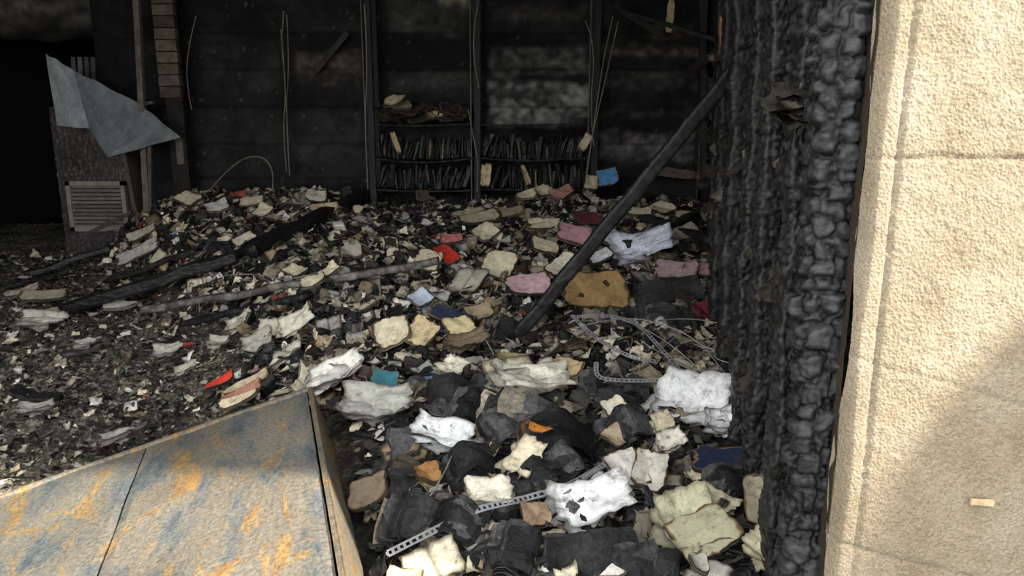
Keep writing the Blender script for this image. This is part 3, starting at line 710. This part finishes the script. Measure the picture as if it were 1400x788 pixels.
for kd,px,py,w,h,yaw,tint in [('k',760,600,84,44,.1,(.16,.07,.03)),('e',715,560,120,56,.5,(.34,.29,.22)),('e',800,745,120,60,-.2,None),('e',905,400,90,40,-.3,(.12,.1,.08)),('e',865,765,70,50,-.5,None),('e',610,530,60,40,.2,(.25,.2,.12)),('e',700,740,80,50,.9,(.3,.2,.12)),('k',640,565,50,36,-.2,(.2,.2,.2)),('e',575,700,80,50,.6,(.2,.16,.1)),('e',905,430,80,36,.2,None),('k',860,590,50,36,.2,None),('e',690,450,60,30,.7,(.25,.15,.1)),('k',1000,670,60,40,.2,None),('e',900,770,70,40,.8,None),('e',745,425,60,30,.3,(.2,.1,.06)),('e',560,600,60,40,-.6,None),('e',1000,520,60,30,.3,None),('k',690,590,70,40,.4,(.2,.17,.12)),('k',620,720,70,40,-.3,None),('k',770,640,60,36,.6,None),('k',640,640,60,36,.2,None)]:
    H(kd,px,py,w,h,(.026,.0255,.0245),yaw,.35,.08,.05,k=24,fan=.08,tint=tint,n=9,mm=7,gap=.4,tp=.2)
H('b',738,588,36,12,(.50,.18,.03),.1,.35,.15,.004,burn=.3)
mb.build('scattered_books_and_papers',M_paper); mbc.build('charred_page_blocks',M_charbook)
mb=MB()
for px,py,D,w,h,c in [(664,240,6.1,.10,.22,(.62,.5,.30)),(800,195,6.15,.08,.18,(.62,.53,.37)),(541,196,6.15,.05,.22,(.5,.38,.22)),(578,268,6.0,.12,.1,(.06,.05,.04)),(718,240,6.1,.05,.2,(.4,.3,.18)),(830,243,6.05,.2,.16,(.10,.28,.55)),(808,250,6.0,.12,.14,(.5,.42,.3))]:
    book(mb,at(px,py,D),orient((.1,-1,.5),random.uniform(-.5,.5)),w,h,.03,c,.15,.02,28)
for k in range(9):
    p=at(1083+random.uniform(-22,18),128+k*5,1.86+random.uniform(-.02,.04)); sheet(mb,p,orient((0,-.4,1),random.uniform(-.4,.4)),.10,.11,np.array(random.choice(((.03,.028,.025),(.03,.028,.025),(.10,.09,.07))))*1.,.2,.15,.2,9)
for k in range(60):
    y=random.uniform(2.0,6.2); x=wallx(y)-.10; z=random.uniform(hgt(x,y)+.05,2.1)
    sheet(mb,(x,y,z),orient((-1,random.uniform(-1,0),random.uniform(-.5,.8)),random.uniform(0,6)),.12,.14,np.array((.04,.036,.03))*random.choice((.5,1,1,4)),.4,.25,.3,7)
mb.build('loose_burnt_pages',M_paper)
# ------------------------------------------------------------------ added shadow caster, out of view right of the doorway, shades the facade
prof=[(.34,0),(.34,.1),(.32,.15),(.29,.6),(.27,1.1),(.24,1.5),(.20,1.74),(.12,1.90),(0,1.95)]
mb=MB(); V=[];m_=32
for r,z in prof:
    for k in range(m_): V.append((2.09+r*math.cos(k/m_*6.2832),1.08+r*math.sin(k/m_*6.2832)*.9,z))
mb.add(V,gridf(len(prof),m_,True),(.8,.8,.8)); mb.build('wall_shadow_caster',M_stone,True)
# ------------------------------------------------------------------ light
w=bpy.data.worlds.new('sky'); S.world=w; w.use_nodes=True; bg=w.node_tree.nodes['Background']; bg.inputs[0].default_value=(.94,.97,1,1); bg.inputs[1].default_value=3.2
l=bpy.data.lights.new('sun','SUN'); l.energy=14.0; l.angle=math.radians(3.0); l.color=(1,.94,.83); lo=bpy.data.objects.new('sun',l); S.collection.objects.link(lo)
d=Vector((-.80,.38,-.60)); lo.rotation_euler=d.to_track_quat('-Z','Y').to_euler(); lo.location=(5,-3,5)
